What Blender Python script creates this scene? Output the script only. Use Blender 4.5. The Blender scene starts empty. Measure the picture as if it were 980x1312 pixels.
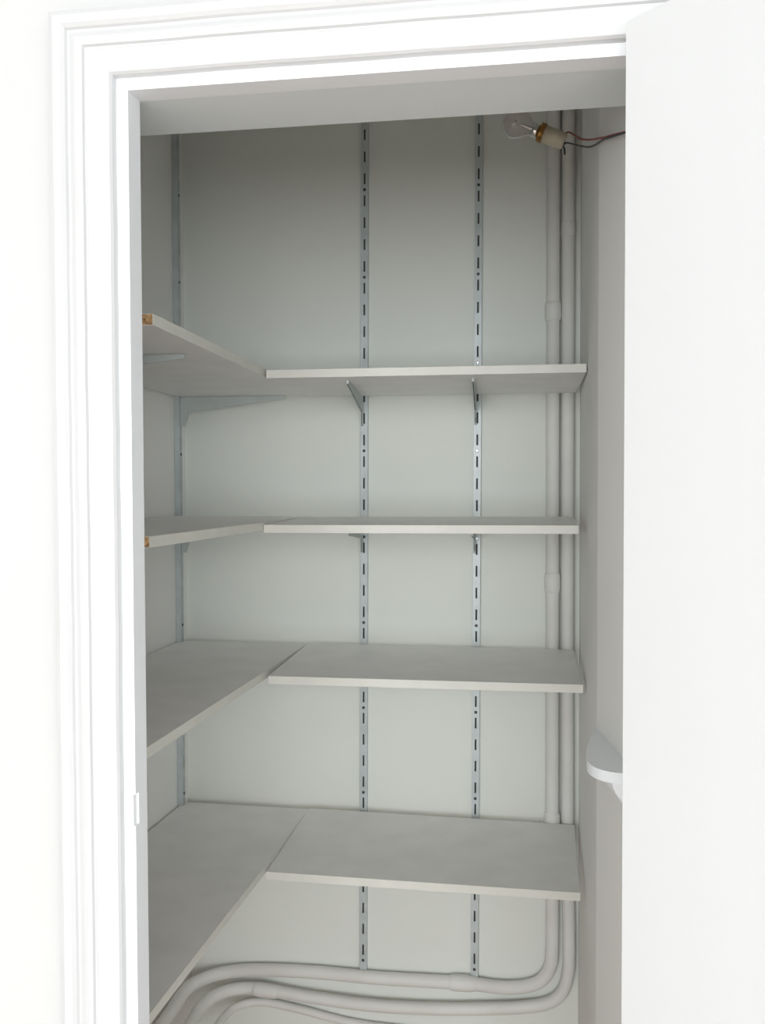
import bpy, bmesh, math, random
from mathutils import Vector, Matrix
random.seed(7)
C = bpy.context.scene.collection

# ------------------------------------------------------------------ camera
cam_d = bpy.data.cameras.new('camera'); cam = bpy.data.objects.new('camera', cam_d); C.objects.link(cam)
FPX = 1275.0
cam_d.sensor_fit = 'HORIZONTAL'; cam_d.sensor_width = 36.0; cam_d.lens = FPX/980*36.0
cam_d.clip_start = 0.02
yaw = math.atan(208/FPX); pit = math.radians(1.8); rol = math.radians(0.17)
fw = Vector((-math.sin(yaw)*math.cos(pit), math.cos(yaw)*math.cos(pit), -math.sin(pit)))
rt = fw.cross(Vector((0, 0, 1))).normalized(); up = rt.cross(fw)
rt2 = math.cos(rol)*rt - math.sin(rol)*up; up2 = math.sin(rol)*rt + math.cos(rol)*up
M = Matrix((rt2, up2, -fw)).transposed().to_4x4(); M.translation = Vector((0, 0, 1.5))
cam.matrix_world = M
bpy.context.scene.camera = cam

# ------------------------------------------------------------------ world, lights, exposure
sc = bpy.context.scene
sc.view_settings.view_transform = 'Standard'; sc.view_settings.look = 'None'
sc.view_settings.gamma = 1.0; sc.view_settings.use_curve_mapping = False
sc.view_settings.exposure = 0.08
w = bpy.data.worlds.new('daylight'); sc.world = w; w.use_nodes = True
bg = w.node_tree.nodes['Background']
bg.inputs['Color'].default_value = (0.95, 0.98, 1.0, 1); bg.inputs['Strength'].default_value = 0.5
def area(name, loc, target, sx, sy, power, col):
    d = bpy.data.lights.new(name, 'AREA'); d.shape = 'RECTANGLE'; d.size = sx; d.size_y = sy
    d.energy = power; d.color = col
    o = bpy.data.objects.new(name, d); C.objects.link(o); o.location = loc
    o.rotation_euler = (Vector(target)-Vector(loc)).to_track_quat('-Z', 'Y').to_euler()
    return o
# the room's window, behind the photographer
area('window_daylight', (0.70, -3.9, 1.55), (-0.1, 1.6, 1.25), 5.2, 2.1, 245, (0.965, 0.99, 1.0))

# ------------------------------------------------------------------ materials
def mat(name, col, rough=0.6, metal=0.0, noise=0.0, nscale=8.0, bump=0.0, bscale=120.0, col2=None, spec=0.5):
    m = bpy.data.materials.new(name); m.use_nodes = True
    nt = m.node_tree; b = nt.nodes['Principled BSDF']
    b.inputs['Base Color'].default_value = (*col, 1); b.inputs['Roughness'].default_value = rough
    b.inputs['Metallic'].default_value = metal
    b.inputs['Specular IOR Level'].default_value = spec
    tc = nt.nodes.new('ShaderNodeTexCoord')
    if noise > 0 or col2:
        n = nt.nodes.new('ShaderNodeTexNoise'); n.inputs['Scale'].default_value = nscale; n.inputs['Detail'].default_value = 6
        nt.links.new(tc.outputs['Object'], n.inputs['Vector'])
        r = nt.nodes.new('ShaderNodeValToRGB')
        c2 = col2 if col2 else tuple(max(0, c*(1-noise)) for c in col)
        r.color_ramp.elements[0].color = (*c2, 1); r.color_ramp.elements[0].position = 0.32
        r.color_ramp.elements[1].color = (*col, 1); r.color_ramp.elements[1].position = 0.62
        nt.links.new(n.outputs['Fac'], r.inputs['Fac']); nt.links.new(r.outputs['Color'], b.inputs['Base Color'])
    if bump > 0:
        n2 = nt.nodes.new('ShaderNodeTexNoise'); n2.inputs['Scale'].default_value = bscale; n2.inputs['Detail'].default_value = 4
        nt.links.new(tc.outputs['Object'], n2.inputs['Vector'])
        bp = nt.nodes.new('ShaderNodeBump'); bp.inputs['Strength'].default_value = bump; bp.inputs['Distance'].default_value = 0.002
        nt.links.new(n2.outputs['Fac'], bp.inputs['Height']); nt.links.new(bp.outputs['Normal'], b.inputs['Normal'])
    return m
PAINT = mat('room_wall_paint', (0.66, 0.67, 0.67), 0.7, noise=0.02, nscale=3, bump=0.12, bscale=60)
TRIMP = mat('gloss_trim_paint', (0.655, 0.665, 0.675), 0.5, noise=0.015, nscale=6, bump=0.25, bscale=35)
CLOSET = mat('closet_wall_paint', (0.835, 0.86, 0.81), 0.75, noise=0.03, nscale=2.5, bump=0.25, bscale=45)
SIDEP = mat('brightened_side_paint', (0.90, 0.90, 0.875), 0.7, noise=0.03, nscale=2.5, bump=0.2, bscale=45)  # lighter copy of the closet paint, extra side light put into its colour
PIPEP = mat('pipe_paint', (0.62, 0.64, 0.595), 0.5, noise=0.04, nscale=9, bump=0.45, bscale=30)
JAMB = mat('brightened_trim_paint', (0.91, 0.94, 0.97), 0.42, noise=0.015, nscale=6, bump=0.25, bscale=35)  # brightened copy of the trim paint, light on the reveal put into its colour
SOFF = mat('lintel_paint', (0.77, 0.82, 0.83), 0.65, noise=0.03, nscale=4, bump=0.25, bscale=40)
DOORP = mat('door_paint', (0.735, 0.755, 0.765), 0.5, noise=0.012, nscale=3, bump=0.12, bscale=50)
MELA = mat('grey_white_melamine', (0.88, 0.87, 0.85), 0.42, noise=0.06, nscale=14, bump=0.08, bscale=300)
EDGE = mat('white_edging', (0.70, 0.695, 0.64), 0.4, noise=0.05, nscale=25)
STEEL = mat('painted_steel', (0.58, 0.63, 0.64), 0.42, metal=0.15, noise=0.12, nscale=30)
STEELSHADE = mat('steel_and_slot_shade', (0.10, 0.10, 0.09), 0.8)  # bracket hooks, and the painted shade inside the standards
BRKT = mat('bracket_steel', (0.56, 0.61, 0.60), 0.6, metal=0.1, noise=0.1, nscale=20)
SCREW = mat('zinc_screw', (0.62, 0.62, 0.60), 0.3, metal=0.8)
SCREWD = mat('dark_screw', (0.08, 0.08, 0.075), 0.5, metal=0.6)
CHIPD = mat('chipboard_core', (0.62, 0.40, 0.20), 0.9, col2=(0.25, 0.13, 0.05), nscale=210, bump=1.0, bscale=260)
GRIME = mat('dusty_pipe_paint', (0.81, 0.81, 0.78), 0.6, col2=(0.74, 0.73, 0.69), nscale=7, bump=0.5, bscale=28)
CERAM = mat('yellowed_lampholder', (0.60, 0.55, 0.42), 0.4, noise=0.15, nscale=40)
BRASS = mat('tarnished_brass', (0.45, 0.24, 0.07), 0.35, metal=0.9, noise=0.5, nscale=90)
CHROME = mat('bulb_cap_metal', (0.75, 0.75, 0.74), 0.18, metal=1.0)
RED = mat('red_wire_sleeve', (0.30, 0.04, 0.04), 0.45)
BLACK = mat('black_wire_sleeve', (0.025, 0.03, 0.045), 0.45)
WOOD = mat('pale_wood_floor', (0.74, 0.62, 0.54), 0.45, noise=0.15, nscale=3, bump=0.1)
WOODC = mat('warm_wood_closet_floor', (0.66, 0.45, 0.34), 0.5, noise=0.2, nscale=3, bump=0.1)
glass = bpy.data.materials.new('bulb_glass'); glass.use_nodes = True
gb = glass.node_tree.nodes['Principled BSDF']
gb.inputs['Base Color'].default_value = (0.93, 0.90, 0.90, 1); gb.inputs['Roughness'].default_value = 0.08
gb.inputs['Transmission Weight'].default_value = 1.0; gb.inputs['IOR'].default_value = 1.45
FIL = mat('filament_support', (0.6, 0.6, 0.6), 0.3, metal=0.9)

# ------------------------------------------------------------------ helpers
def obj(name, bm, m, parent=None, smooth=False):
    me = bpy.data.meshes.new(name)
    bmesh.ops.recalc_face_normals(bm, faces=bm.faces)
    bm.to_mesh(me); bm.free()
    for k in (m if isinstance(m, (list, tuple)) else [m]): me.materials.append(k)
    if smooth:
        for p in me.polygons: p.use_smooth = True
    o = bpy.data.objects.new(name, me); C.objects.link(o)
    if parent: o.parent = parent
    return o
def tag(o, label=None, cat=None, group=None, kind=None):
    if label: o['label'] = label
    if cat: o['category'] = cat
    if group: o['group'] = group
    if kind: o['kind'] = kind
    return o
def empty(name, loc=(0, 0, 0)):
    o = bpy.data.objects.new(name, None); C.objects.link(o); o.location = loc; o.empty_display_size = 0.02
    return o
def box(bm, x0, x1, y0, y1, z0, z1, bev=0.0, mi=0):
    v = [bm.verts.new((x, y, z)) for z in (z0, z1) for y in (y0, y1) for x in (x0, x1)]
    fs = [bm.faces.new([v[i] for i in q]) for q in ((0, 2, 3, 1), (4, 5, 7, 6), (0, 1, 5, 4), (2, 6, 7, 3), (0, 4, 6, 2), (1, 3, 7, 5))]
    for f in fs: f.material_index = mi
    if bev:
        es = list({e for f in fs for e in f.edges})
        bmesh.ops.bevel(bm, geom=es, offset=bev, segments=2, affect='EDGES', clamp_overlap=True)
def prism(bm, poly, z0, z1):
    """vertical prism from a plan polygon"""
    a = [bm.verts.new((x, y, z0)) for x, y in poly]; b = [bm.verts.new((x, y, z1)) for x, y in poly]
    bm.faces.new(a[::-1]); bm.faces.new(b)
    n = len(poly)
    for i in range(n): bm.faces.new([a[i], a[(i+1) % n], b[(i+1) % n], b[i]])
def smooth_path(pts, sub=8):
    P = [Vector(p) for p in pts]; out = []
    for i in range(len(P)-1):
        p0 = P[i-1] if i else P[0]*2-P[1]; p1, p2 = P[i], P[i+1]
        p3 = P[i+2] if i+2 < len(P) else P[-1]*2-P[-2]
        for k in range(sub):
            t = k/sub
            out.append(0.5*((2*p1)+(p2-p0)*t+(2*p0-5*p1+4*p2-p3)*t*t+(3*p1-p0-3*p2+p3)*t**3))
    out.append(P[-1]); return out
def tube(bm, pts, r, n=14, wob=0.0):
    rings = []; nrm = None
    for i, p in enumerate(pts):
        t = (pts[min(i+1, len(pts)-1)]-pts[max(i-1, 0)]).normalized()
        if nrm is None: nrm = t.orthogonal().normalized()
        nrm = (nrm - t*nrm.dot(t)).normalized(); bn = t.cross(nrm)
        rr = (r[i] if isinstance(r, (list, tuple)) else r)*(1+wob*(random.random()-0.5))
        rings.append([bm.verts.new(p+(nrm*math.cos(a)+bn*math.sin(a))*rr) for a in [2*math.pi*k/n for k in range(n)]])
    for a, b in zip(rings, rings[1:]):
        for k in range(n): bm.faces.new([a[k], a[(k+1) % n], b[(k+1) % n], b[k]])
    bm.faces.new(rings[0][::-1]); bm.faces.new(rings[-1])
def lathe(bm, prof, mtx, n=24):
    """prof: (distance along axis, radius)"""
    rings = []
    for h, r in prof:
        rings.append([bm.verts.new(mtx @ Vector((math.cos(a)*r, math.sin(a)*r, h))) for a in [2*math.pi*k/n for k in range(n)]])
    for a, b in zip(rings, rings[1:]):
        for k in range(n): bm.faces.new([a[k], a[(k+1) % n], b[(k+1) % n], b[k]])
    bm.faces.new(rings[0][::-1]); bm.faces.new(rings[-1])

# ------------------------------------------------------------------ setting
XL, XR, YB = -0.845, 0.077, 2.266         # closet: left wall, right wall, back wall
YF, YI = 1.13, 1.265                      # face and inner side of the wall the doorway is in
JL, JR, HEAD = -0.482, 0.117, 1.957       # opening
CEIL = 2.72
def struct(name, bm, m, **k): return tag(obj(name, bm, m, **k), kind='structure')
bm = bmesh.new(); box(bm, -3.2, 2.6, -4.8, YI, -0.05, 0); struct('floor', bm, WOOD)
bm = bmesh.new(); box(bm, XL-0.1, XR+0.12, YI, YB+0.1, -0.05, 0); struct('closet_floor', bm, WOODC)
bm = bmesh.new(); box(bm, -3.2, 2.6, -4.8, YF, CEIL, CEIL+0.05); struct('ceiling', bm, PAINT)
bm = bmesh.new(); box(bm, XL, XR+0.1, YI, YB, 2.42, 2.46); struct('closet_ceiling', bm, CLOSET)
# front wall: left return is set back behind the jamb, right return carries the jamb
bm = bmesh.new()
box(bm, -3.2, -0.565, YF, YI, 0, CEIL); box(bm, 0.150, 2.6, YF, YI, 0, CEIL); box(bm, -0.565, 0.150, YF, YI, HEAD+0.03, CEIL)
struct('wall_front', bm, PAINT)
# lintel board closing the wall head, its underside is the deep soffit
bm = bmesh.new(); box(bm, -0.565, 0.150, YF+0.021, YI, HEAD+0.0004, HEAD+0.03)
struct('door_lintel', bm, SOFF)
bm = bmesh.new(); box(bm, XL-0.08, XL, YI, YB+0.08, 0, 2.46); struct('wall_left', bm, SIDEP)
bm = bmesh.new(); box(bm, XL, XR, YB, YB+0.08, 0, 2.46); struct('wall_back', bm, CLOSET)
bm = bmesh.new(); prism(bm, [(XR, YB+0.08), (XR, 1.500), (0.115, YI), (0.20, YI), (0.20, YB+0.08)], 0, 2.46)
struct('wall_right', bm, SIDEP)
# side walls and window wall of the room behind the camera
bm = bmesh.new(); box(bm, -3.26, -3.2, -4.8, YI, 0, CEIL); struct('wall_room_left', bm, PAINT)
bm = bmesh.new(); box(bm, 2.6, 2.66, -4.8, YI, 0, CEIL); struct('wall_room_right', bm, PAINT)

# jamb lining: left post with the latch mortise, head, right post
bm = bmesh.new()
y0, y1 = 1.115, 1.150
mz0, mz1, my0, my1 = 1.088, 1.126, 1.115, 1.125      # keep cut-out at the front arris
box(bm, JL-0.083, JL, y0, y1, 0, mz0); box(bm, JL-0.083, JL, y0, y1, mz1, HEAD)
box(bm, JL-0.083, JL, my1, y1, mz0, mz1); box(bm, JL-0.083, JL-0.0025, my0, my1, mz0, mz1)
obj_l = struct('trim_1', bm, JAMB)
tag(obj_l, 'left door jamb lining with a small chipped latch cut-out')
bm = bmesh.new(); box(bm, JL-0.083, JR+0.03, y0, y1, HEAD, HEAD+0.029); struct('trim_2', bm, JAMB)
bm = bmesh.new(); box(bm, JR, JR+0.033, y0, y1, 0, HEAD); struct('trim_3', bm, JAMB)

# moulded architrave, swept round the opening with mitred corners; u = distance from the opening, w = projection
prof = [(0.004, 0.0135), (0.012, 0.0135), (0.0140, 0.0125), (0.0145, 0.0255), (0.017, 0.029), (0.022, 0.0295),
        (0.038, 0.0300), (0.043, 0.0310), (0.0445, 0.0285), (0.047, 0.0285), (0.0485, 0.0325), (0.053, 0.0345), (0.058, 0.0335),
        (0.064, 0.0305), (0.0675, 0.0300), (0.0690, 0.0340), (0.073, 0.0375), (0.082, 0.0380), (0.088, 0.0350), (0.091, 0.028), (0.0915, 0.0)]
CB = YF - 0.0
def jit(s=0.0006): return (random.random()-0.5)*s
bm = bmesh.new()
rows = []
zs = [0.0+i*0.06 for i in range(0, 33)]
stations = [('L', z) for z in zs if z < HEAD-0.05] + [('CL', 0)] + [('H', JL+0.05+i*0.06) for i in range(9)] + [('CR', 0)] + [('R', z) for z in reversed(zs) if z < HEAD-0.05]
for kind, v in stations:
    row = []; j = jit(0.0010)
    for u, pw in prof:
        jj = j if u > 0.012 else 0
        y = CB - pw + jit(0.0004)*(0 if pw == 0 else 1)
        if kind == 'L': p = (JL-u-jj, y, v)
        elif kind == 'CL': p = (JL-u, y, HEAD+u)
        elif kind == 'H': p = (v, y, HEAD+u+jj)
        elif kind == 'CR': p = (JR+u, y, HEAD+u)
        else: p = (JR+u+jj, y, v)
        row.append(bm.verts.new(p))
    row.append(bm.verts.new((row[0].co.x, CB, row[0].co.z)))
    rows.append(row)
for a, b in zip(rows, rows[1:]):
    for k in range(len(a)-1): bm.faces.new([a[k], a[k+1], b[k+1], b[k]])
    bm.faces.new([a[-1], a[0], b[0], b[-1]])
bm.faces.new(rows[0]); bm.faces.new(rows[-1][::-1])
arch = struct('trim_4', bm, TRIMP)
tag(arch, 'white painted moulded architrave around the cupboard doorway')

# open flush door, swung out into the room
bm = bmesh.new(); box(bm, 0, 0.64, 0.0, 0.034, 0.012, 1.969, bev=0.0015)
door = struct('door_1', bm, DOORP); door.location = (0.080, 1.060, 0); door.rotation_euler = (0, 0, math.radians(-46))
tag(door, 'plain white cupboard door standing open on the right')
for z in (0.3, 1.68):
    bm = bmesh.new()
    lathe(bm, [(-0.04, 0.005), (0.04, 0.005)], Matrix.Translation((-0.004, 0.036, z)), 12)
    obj('hinge', bm, SCREW, door)
bm = bmesh.new()
lathe(bm, [(0, 0.026), (0.004, 0.026), (0.008, 0.010), (0.03, 0.009), (0.036, 0.024), (0.05, 0.028), (0.06, 0.018), (0.062, 0.002)], Matrix.Translation((0.59, 0, 1.0)) @ Matrix.Rotation(math.radians(90), 4, 'X'), 24)
obj('door_knob', bm, CHROME, door, smooth=True)

# ------------------------------------------------------------------ shelves
T = 0.0160
def board(name, xl0, xl1, xr0, xr1, yf, yb, zf0, zf1, zb0, zb1):
    """x at front/back of the left and right ends; z of the top at front left/right, back left/right. Returns board bmesh"""
    bm = bmesh.new()
    top = [bm.verts.new(p) for p in ((xl0, yf, zf0), (xr0, yf, zf1), (xr1, yb, zb1), (xl1, yb, zb0))]
    bot = [bm.verts.new(v.co-Vector((0, 0, T))) for v in top]
    F = [bm.faces.new(top), bm.faces.new(bot[::-1])]
    for i in range(4):
        F.append(bm.faces.new([top[i], bot[i], bot[(i+1) % 4], top[(i+1) % 4]]))
    return bm, F
def strip(p, q, out):
    """edging strip from p to q (top corners), 1 mm thick towards out"""
    bm = bmesh.new(); p, q, out = Vector(p), Vector(q), Vector(out)
    o = out*0.0012; d = Vector((0, 0, T))
    a = [p, q, q+o-Vector((0, 0, .0004)), p+o-Vector((0, 0, .0004))]; v = [bm.verts.new(x+Vector((0, 0, 0.0001))) for x in a]
    b = [p-d, q-d, q-d+o+Vector((0, 0, .0004)), p-d+o+Vector((0, 0, .0004))]; u = [bm.verts.new(x-Vector((0, 0, 0.0001))) for x in b]
    bm.faces.new(v); bm.faces.new(u[::-1])
    for i in range(4): bm.faces.new([v[i], u[i], u[(i+1) % 4], v[(i+1) % 4]])
    return bm
right = [  # name of place, x left, x right, z front L/R, z back L/R
    ('topmost right-hand shelf on the back wall, seen from below', -0.529, 0.0735, 1.7135, 1.7125, 1.7085, 1.7075),
    ('second right-hand shelf from the top, seen almost edge on', -0.536, 0.0610, 1.4155, 1.4170, 1.4180, 1.4200),
    ('third right-hand shelf from the top with a dark gap at its right end', -0.529, 0.0695, 1.1220, 1.1230, 1.1270, 1.1260),
    ('lowest right-hand shelf, just above the pipes', -0.536, 0.0655, 0.7370, 0.7340, 0.7420, 0.7350)]
YSB = 2.226
for i, (pl, x0, x1, zf0, zf1, zb0, zb1) in enumerate(right):
    xb = 0.0625 if i in (2,) else min(x1, 0.0655)
    bm, F = board('shelf', x0, -0.537, x1, xb, 1.861, YSB, zf0, zf1, zb0, zb1)
    F[3].material_index = 1; F[5].material_index = 0
    o = obj('shelf', bm, [MELA, CHIPD])
    tag(o, 'grey-white melamine ' + pl, 'shelf', 'white shelves along the back wall')
    e = obj('edging_strip', strip((x0, 1.861, zf0), (x1, 1.861, zf1), (0, -1, 0)), EDGE, o)
    tag(e, 'cream white front edging')
    if i != 1:
        obj('edging_strip', strip((x1, 1.861, zf1), (xb, YSB, zb1), (1, 0, 0)), EDGE, o)
left = [  # x right edge near/back, y near, z near L/R, z back L/R
    ('topmost left-hand shelf with a bare brown cut end, seen from below', -0.5310, -0.5390, 1.303, 1.7310, 1.7300, 1.7110, 1.7100),
    ('second left-hand shelf from the top with a bare brown cut end', -0.5370, -0.5390, 1.298, 1.4270, 1.4245, 1.4200, 1.4180),
    ('third left-hand shelf from the top, seen from above', -0.5390, -0.5385, 1.272, 1.1370, 1.1355, 1.1265, 1.1260),
    ('lowest left-hand shelf, above the bend of the pipes', -0.5385, -0.5385, 1.274, 0.7660, 0.7650, 0.7420, 0.7400)]
for i, (pl, xn, xb, yn, zn0, zn1, zb0, zb1) in enumerate(left):
    bm, F = board('shelf', -0.838, -0.840, xn, xb, yn, YSB, zn0, zn1, zb0, zb1)
    o = obj('shelf', bm, MELA)
    tag(o, 'grey-white melamine ' + pl, 'shelf', 'white shelves along the left wall')
    e = obj('edging_strip', strip((xn, yn, zn1), (xb, YSB-0.001, zb1), (1, 0, 0)), EDGE, o); tag(e, 'cream white long edging')
    # raw sawn end: uneven chipboard core between two thin white skins
    bm = bmesh.new(); nx, nz = 60, 5; g = []
    for a in range(nx+1):
        col = []
        for b in range(nz+1):
            x = -0.837+(xn+0.837)*a/nx; z = (zn0+(zn1-zn0)*a/nx)-0.0007-(T-0.0014)*b/nz
            edge = b in (0, nz) or a in (0, nx)
            col.append(bm.verts.new((x, yn-(0.0002 if edge else 0.0004+0.0016*random.random()), z)))
        g.append(col)
    for a in range(nx):
        for b in range(nz): bm.faces.new([g[a][b], g[a+1][b], g[a+1][b+1], g[a][b+1]])
    c = obj('cut_end', bm, CHIPD, o); tag(c, 'bare brown chipboard end')

# ------------------------------------------------------------------ slotted wall standards
PITCH = 0.0495
def standard_mesh(w, d, zb, zt, ztop_slot, slotw=0.0040, sloth=0.0245):
    """channel in local coordinates: front faces -Y, depth d, slots really cut out; z absolute"""
    bm = bmesh.new()
    xs = [-w/2, -slotw/2, slotw/2, w/2]
    # z divisions
    cuts = []; k = 0
    while True:
        z = ztop_slot-k*PITCH; k += 1
        if z < zb+0.02: break
        if z+sloth/2 < zt: cuts.append((z-sloth/2, z+sloth/2))
    cuts.sort(); zz = [zb]
    for a, b in cuts: zz += [a, b]
    zz.append(zt)
    t = 0.0012
    def grid(y, flip, holes=True):
        V = [[bm.verts.new((x, y, z)) for z in zz] for x in xs]
        for i in range(3):
            for j in range(len(zz)-1):
                if holes and i == 1 and j % 2 == 1: continue
                q = [V[i][j], V[i+1][j], V[i+1][j+1], V[i][j+1]]
                bm.faces.new(q[::-1] if flip else q)
        return V
    A = grid(-d, False); B = grid(-d+t, True)
    for j in range(1, len(zz)-1, 2):     # slot reveals
        for (i0, j0, i1, j1) in ((1, j, 2, j), (2, j, 2, j+1), (2, j+1, 1, j+1), (1, j+1, 1, j)):
            bm.faces.new([A[i0][j0], A[i1][j1], B[i1][j1], B[i0][j0]])
    # side flanges
    for s, i in ((-1, 0), (1, 3)):
        x = s*w/2
        c0 = [bm.verts.new((x, -d, z)) for z in (zb, zt)]; c1 = [bm.verts.new((x, 0, z)) for z in (zb, zt)]
        i0 = [bm.verts.new((x-s*t, -d, z)) for z in (zb, zt)]; i1 = [bm.verts.new((x-s*t, 0, z)) for z in (zb, zt)]
        bm.faces.new([c0[0], c0[1], c1[1], c1[0]]); bm.faces.new([i0[0], i0[1], i1[1], i1[0]])
        bm.faces.new([c1[0], c1[1], i1[1], i1[0]]); bm.faces.new([c0[0], c1[0], i1[0], i0[0]]); bm.faces.new([c0[1], c1[1], i1[1], i0[1]])
    return bm
def keep_obj(name, bm, m, parent=None):
    me = bpy.data.meshes.new(name); bm.to_mesh(me); bm.free(); me.materials.append(m)
    o = bpy.data.objects.new(name, me); C.objects.link(o)
    if parent: o.parent = parent
    return o
RD = 0.0125
def standard(x, y, rz, zb, zt, zslot, label, group, lean=0.0, bright=()):
    root = empty('wall_standard', (x, y, zb)); root.rotation_euler = (0, lean, rz)
    tag(root, label, 'wall standard', group)
    ch = keep_obj('slotted_channel', standard_mesh(0.0165, RD, 0, zt-zb, zslot-zb), STEEL, root)
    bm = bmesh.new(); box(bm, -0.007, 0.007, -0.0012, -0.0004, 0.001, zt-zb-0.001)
    obj('slot_shade_strip', bm, STEELSHADE, root)  # added near-black strip, paints the shade seen through the slots
    z = zslot-2.5*PITCH; k = 0
    while z > zb+0.01:
        bm = bmesh.new()
        lathe(bm, [(0, 0.0034), (0.0008, 0.0034), (0.0014, 0.0022), (0.0014, 0.0009), (0.0006, 0.0006)], Matrix.Translation((0, -RD, z-zb)) @ Matrix.Rotation(math.radians(90), 4, 'X'), 12)
        obj('screw', bm, SCREW if k in bright else SCREWD, root)
        z -= 4*PITCH; k += 1
    return root
YW = YB-0.0005
standard(-0.4168, YW, 0, 0.351, 2.405, 2.2865, 'left of the two slotted steel wall standards on the back wall', 'slotted steel standards on the back wall', lean=0.0055, bright=(2,))
standard(-0.1574, YW, 0, 0.357, 2.405, 2.2845, 'right of the two slotted steel wall standards on the back wall', 'slotted steel standards on the back wall', lean=0.0055, bright=(2, 3, 4))
standard(XL+0.0005, 2.203, math.radians(90), 0.40, 2.405, 2.28, 'slotted steel standard on the left wall, beside the back corner', 'slotted steel standards on the left wall')
standard(XL+0.0005, 1.560, math.radians(90), 0.40, 2.405, 2.28, 'slotted steel standard on the left wall, mostly hidden by the door jamb', 'slotted steel standards on the left wall')

# ------------------------------------------------------------------ cantilever brackets
def bracket_mesh(L, tilt=0.0):
    """local: wall at y=0, arm along -Y, top of arm at z=0"""
    bm = bmesh.new(); t = 0.0016
    P = [(0.000, 0.0), (-L, tilt*L), (-L, tilt*L-0.0065), (-0.020, -0.034), (-0.0105, -0.0665), (0.000, -0.0665)]
    for s in (-1, 1):
        x0 = s*0.0008; x1 = x0+s*t
        a = [bm.verts.new((x0, y, z)) for y, z in P]; b = [bm.verts.new((x1, y, z)) for y, z in P]
        bm.faces.new(a); bm.faces.new(b[::-1])
        for i in range(len(P)): bm.faces.new([a[i], a[(i+1) % 6], b[(i+1) % 6], b[i]])
    # folded lip along the top and over the tip
    v = [bm.verts.new(p) for p in ((-0.0021, -0.001, 0.0), (0.0021, -0.001, 0.0), (0.0021, -L, tilt*L), (-0.0021, -L, tilt*L),
                                   (-0.0021, -0.001, -0.0012), (0.0021, -0.001, -0.0012), (0.0021, -L, tilt*L-0.0012), (-0.0021, -L, tilt*L-0.0012))]
    for q in ((0, 1, 2, 3), (7, 6, 5, 4), (0, 4, 5, 1), (1, 5, 6, 2), (2, 6, 7, 3), (3, 7, 4, 0)): bm.faces.new([v[i] for i in q])
    e = [bm.verts.new(p) for p in ((-0.0021, -L, tilt*L), (0.0021, -L, tilt*L), (0.0021, -L, tilt*L-0.0065), (-0.0021, -L, tilt*L-0.0065))]
    f = [bm.verts.new(x.co+Vector((0, -0.0012, 0))) for x in e]
    bm.faces.new(e); bm.faces.new(f[::-1])
    for i in range(4): bm.faces.new([e[i], e[(i+1) % 4], f[(i+1) % 4], f[i]])
    return bm
def bracket(x, y, z, rz, L, tilt, label, group):
    o = obj('shelf_bracket', bracket_mesh(L, tilt), BRKT); o.location = (x, y, z); o.rotation_euler = (0, 0, rz)
    tag(o, label, 'shelf bracket', group)
    for zz in (-0.0125, -0.055):
        bm = bmesh.new(); box(bm, -0.0010, 0.0010, -0.001, 0.0075, zz-0.006, zz+0.006)
        obj('hook', bm, STEELSHADE, o)
    return o
order = ['topmost', 'second', 'third', 'lowest']
def lerp(a, b, t): return a+(b-a)*t
for i, (pl, x0, x1, zf0, zf1, zb0, zb1) in enumerate(right):
    for sx, side in ((-0.4200, 'left'), (-0.1612, 'right')):
        t = (sx-x0)/(x1-x0); zf = lerp(zf0, zf1, t)-T; zb = lerp(zb0, zb1, t)-T
        slope = (zf-zb)/(YSB-1.861)
        lx = sx + (2.4-zb)*0 + {0: 0.0075, 1: 0.0057, 2: 0.0043, 3: 0.0021}[i]
        bracket(lx-0.001, YW-RD-0.0003, zb-0.0003, 0.095 if side == 'left' else 0.055, 0.335, slope, side+' steel bracket under the '+order[i]+' right-hand shelf', 'brackets on the back wall standards')
for i, (pl, xn, xb, yn, zn0, zn1, zb0, zb1) in enumerate(left):
    for yy, side in ((2.203, 'rear'), (1.560, 'front')):
        t = (yy-yn)/(YSB-yn); z = min(lerp(zn0, zb0, t), lerp(zn1, zb1, t)+0.0000)-T-0.0006
        bracket(XL+0.0005+RD+0.0003, yy, z, math.radians(90), 0.250, -0.0015, side+' steel bracket under the '+order[i]+' left-hand shelf', 'brackets on the left wall standards')

# ------------------------------------------------------------------ pipes
def pipe(name, pts, r, m, label, couplings=(), sub=8):
    path = smooth_path([(p[0]*1.0095 if p[1] > 2.1 else p[0], p[1], 1.5+(p[2]-1.5)*1.0095) for p in pts], sub)
    bm = bmesh.new(); tube(bm, path, r, 18, wob=0.02)
    o = obj(name, bm, m, smooth=True); tag(o, label, 'pipe', 'white painted pipes')
    for (p, q, rr) in couplings:
        p, q = [Vector((v[0]*1.0095, v[1], 1.5+(v[2]-1.5)*1.0095)) for v in (p, q)]; d = q-p
        bm = bmesh.new()
        tube(bm, [p, p+d*0.06, p+d*0.14, p+d*0.3, p+d*0.7, p+d*0.86, p+d*0.94, q], [r*0.9, r*1.04, rr*0.96, rr, rr, rr*0.96, r*1.04, r*0.9], 18)
        c = obj('pipe_coupling', bm, m, o, smooth=True)
    return o
RA, RB = 0.0150, 0.0144
yA = YB-RA-0.0035
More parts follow.
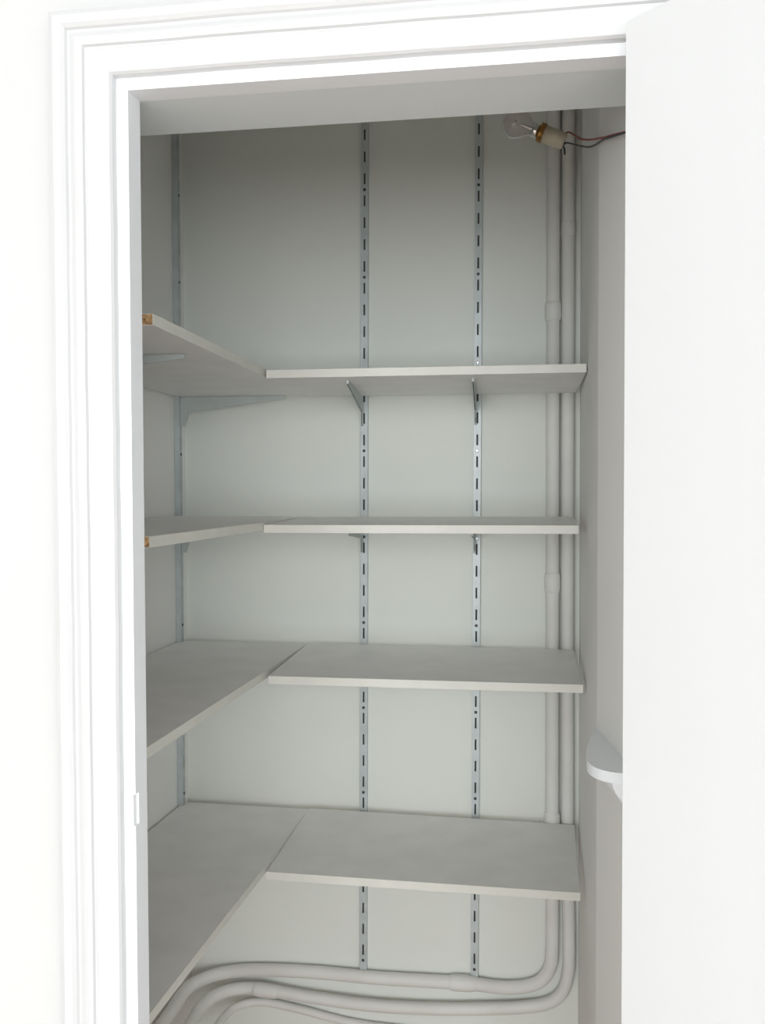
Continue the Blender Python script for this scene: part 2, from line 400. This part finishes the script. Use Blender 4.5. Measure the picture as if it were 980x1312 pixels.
A = [(0.0170, yA, 2.396), (0.0170, yA, 1.9), (0.0170, yA, 1.2), (0.0175, yA, 0.70), (0.0180, yA, 0.47), (0.013, yA, 0.410), (-0.010, yA, 0.376), (-0.048, yA, 0.361),
     (-0.098, yA, 0.356), (-0.168, yA, 0.359), (-0.270, yA, 0.357), (-0.384, yA, 0.355), (-0.531, yA, 0.357), (-0.662, yA, 0.352), (-0.735, yA-0.004, 0.343),
     (-0.785, yA-0.030, 0.336), (-0.812, yA-0.085, 0.332), (-0.820, yA-0.20, 0.328), (-0.822, 1.70, 0.325), (-0.822, 1.30, 0.322)]
pipe('painted_pipe', A, RA, GRIME, 'upper of the two thick white painted pipes, with a round coupling above the topmost shelf',
     [((0.0170, yA, 1.893), (0.0170, yA, 1.846), 0.0185), ((0.0170, yA, 1.298), (0.0170, yA, 1.250), 0.0178), ((0.0172, yA, 0.762), (0.0172, yA, 0.722), 0.0185),
      ((-0.150, yA, 0.3590), (-0.215, yA, 0.3585), 0.0185)])
yB = YB-RB-0.0035
B = [(0.0495, yB, 2.396), (0.0495, yB, 1.9), (0.0500, yB, 1.2), (0.0520, yB, 0.70), (0.0555, yB, 0.46), (0.0525, yB, 0.395), (0.038, yB, 0.352), (0.006, yB, 0.327),
     (-0.045, yB-0.002, 0.316), (-0.098, yB-0.005, 0.310), (-0.240, yB-0.005, 0.297), (-0.384, yB-0.008, 0.294), (-0.531, yB-0.008, 0.301), (-0.640, yB-0.008, 0.311),
     (-0.700, yB-0.014, 0.312), (-0.745, yB-0.045, 0.310), (-0.768, yB-0.10, 0.305), (-0.777, yB-0.20, 0.300), (-0.779, 1.70, 0.296), (-0.779, 1.30, 0.292)]
pipe('painted_pipe', B, RB, GRIME, 'lower of the two thick white painted pipes, rising right beside the right wall',
     [((-0.612, yB-0.008, 0.3075), (-0.672, yB-0.0105, 0.3120), 0.0172), ((0.0495, yB, 2.065), (0.0495, yB, 2.030), 0.0160)])
# third, thinner pipe just seen below at the bottom left
Cc = [(-0.10, YB-0.012, 0.235), (-0.40, YB-0.012, 0.238), (-0.56, YB-0.012, 0.262), (-0.650, YB-0.014, 0.274), (-0.700, YB-0.04, 0.276), (-0.722, YB-0.09, 0.274), (-0.733, YB-0.2, 0.27), (-0.735, 1.6, 0.26), (-0.735, 1.3, 0.26)]
pipe('painted_pipe', Cc, 0.0095, GRIME, 'thinnest white painted pipe, running lowest at the bottom left')

# ------------------------------------------------------------------ bare bulb and its wires
lamp = empty('bare_light_bulb', (0.012, 1.70, 2.071))
tag(lamp, 'clear bare light bulb in an old lampholder hanging from loose wires under the lintel', 'light bulb')
ax = Vector((-0.92, -0.05, 0.39)).normalized()
R = ax.to_track_quat('Z', 'Y').to_matrix().to_4x4()
def lp(name, prof, m, smooth=True, n=24, parent=lamp):
    bm = bmesh.new(); lathe(bm, prof, R, n); return obj(name, bm, m, parent, smooth=smooth)
lp('lampholder', [(-0.021, 0.004), (-0.021, 0.0115), (-0.018, 0.0135), (0.016, 0.0145), (0.017, 0.0125)], CERAM)
lp('brass_ring', [(0.0165, 0.0125), (0.0165, 0.0165), (0.0195, 0.0168), (0.0205, 0.0155), (0.0225, 0.0168), (0.0245, 0.0160), (0.0250, 0.0125)], BRASS)
lp('bulb_cap', [(0.0245, 0.0105), (0.0300, 0.0112), (0.0360, 0.0120), (0.0370, 0.0100)], CHROME)
out = [(0.036, 0.0108), (0.041, 0.0125), (0.047, 0.0165), (0.054, 0.0215), (0.062, 0.0258), (0.070, 0.0278), (0.078, 0.0270), (0.086, 0.0232), (0.092, 0.0170), (0.0955, 0.0090), (0.0965, 0.0010)]
out = [(0.036+(h-0.036)*0.86, r*0.93) for h, r in out]
inn = [(h-0.0004 if i > 5 else h+0.0002, max(r-0.0007, 0.0004)) for i, (h, r) in enumerate(out)]
bm = bmesh.new(); lathe(bm, out, R, 32)
rings = []
for h, r in inn:
    rings.append([bm.verts.new(R @ Vector((math.cos(a)*r, math.sin(a)*r, h))) for a in [2*math.pi*k/32 for k in range(32)]])
for a, b in zip(rings, rings[1:]):
    for k in range(32): bm.faces.new([a[k], b[k], b[(k+1) % 32], a[(k+1) % 32]])
bm.faces.new(rings[0]); bm.faces.new(rings[-1][::-1])
me = bpy.data.meshes.new('glass_globe'); bm.to_mesh(me); bm.free(); me.materials.append(glass)
for p in me.polygons: p.use_smooth = True
g = bpy.data.objects.new('glass_globe', me); C.objects.link(g); g.parent = lamp
bm = bmesh.new()
tube(bm, [R @ Vector((0, 0, 0.037)), R @ Vector((0, 0, 0.058))], [0.0035, 0.0016], 8)
for s in (-1, 1): tube(bm, [R @ Vector((s*0.0012, 0, 0.055)), R @ Vector((s*0.011, 0, 0.070))], 0.0004, 6)
tube(bm, smooth_path([R @ Vector(q) for q in ((-0.011, 0, 0.070), (-0.006, 0.002, 0.066), (0, 0, 0.071), (0.006, 0.002, 0.066), (0.011, 0, 0.070))], 5), 0.0004, 6)
obj('filament', bm, FIL, lamp)
L0 = Vector((0.012, 1.70, 2.071))
bk = -ax*0.020
def wire(name, pts, m, label):
    bm = bmesh.new(); tube(bm, smooth_path([Vector(p)-L0 for p in pts], 6), 0.00150, 8)
    o = obj(name, bm, m, lamp, smooth=True); tag(o, label)
wire('wire', [L0+bk+Vector((0, 0, 0.005)), (0.037, 1.690, 2.0745), (0.0580, 1.60, 2.0310), (0.0800, 1.44, 1.9790), (0.0855, 1.40, 1.9675), (0.1040, 1.29, 1.9360), (0.1150, 1.275, 1.9350)], RED, 'dark red wire')
wire('wire', [L0+bk+Vector((0, 0, -0.005)), (0.035, 1.690, 2.0570), (0.0650, 1.56, 2.0060), (0.0800, 1.44, 1.9765), (0.0850, 1.40, 1.9650), (0.1020, 1.30, 1.9380), (0.1145, 1.28, 1.9340)], BLACK, 'black wire')
wire('wire_end', [L0+bk+Vector((-0.004, -0.004, -0.007)), (0.0305, 1.697, 2.051), (0.0315, 1.697, 2.040)], BLACK, 'bare black wire stub')

# ------------------------------------------------------------------ small rounded wall shelf by the doorway
brk = empty('corner_bracket_shelf', (0.09, 1.33, 1.12))
tag(brk, 'small white rounded bracket shelf on the right wall beside the door edge', 'small shelf')
def local(p): return Vector(p)-Vector((0.09, 1.33, 1.12))
xw = lambda y: XR+(0.115-XR)*(1.500-y)/(1.500-YI)     # face of the splayed wall
plan = [(XR+0.001, 1.500), (0.0745, 1.495), (0.0695, 1.470)]
plan += [(0.0645, 1.435), (0.0605, 1.400), (0.0575, 1.375), (0.0555, 1.345), (0.0560, 1.320), (0.0605, 1.300), (0.0690, 1.285), (0.0800, 1.276), (0.0930, 1.271), (0.1100, 1.270)]
plan += [(xw(1.27)+0.001, 1.270)]
plan = [(p.x, p.y) for p in smooth_path([(x, y, 0) for x, y in plan], 4)]
bm = bmesh.new(); prism(bm, [(x-0.09, y-1.33) for x, y in plan], 1.118-1.12, 1.132-1.12)
obj('shelf_top', bm, JAMB, brk)
bm = bmesh.new()
secs = [(1.118, 0.030), (1.110, 0.029), (1.100, 0.024), (1.088, 0.015), (1.078, 0.006), (1.074, 0.001)]
rows = []
for z, d in secs:
    ring = []
    for x, y in ((xw(1.36), 1.36), (xw(1.34)-d, 1.34), (xw(1.31)-d*1.0, 1.31), (xw(1.285)-d*0.9, 1.285), (xw(1.272), 1.272)):
        ring.append(bm.verts.new(local((x+0.0005, y, z))))
    rows.append(ring)
for a, b in zip(rows, rows[1:]):
    for k in range(5): bm.faces.new([a[k], a[(k+1) % 5], b[(k+1) % 5], b[k]])
bm.faces.new(rows[0]); bm.faces.new(rows[-1][::-1])
obj('corbel', bm, JAMB, brk)
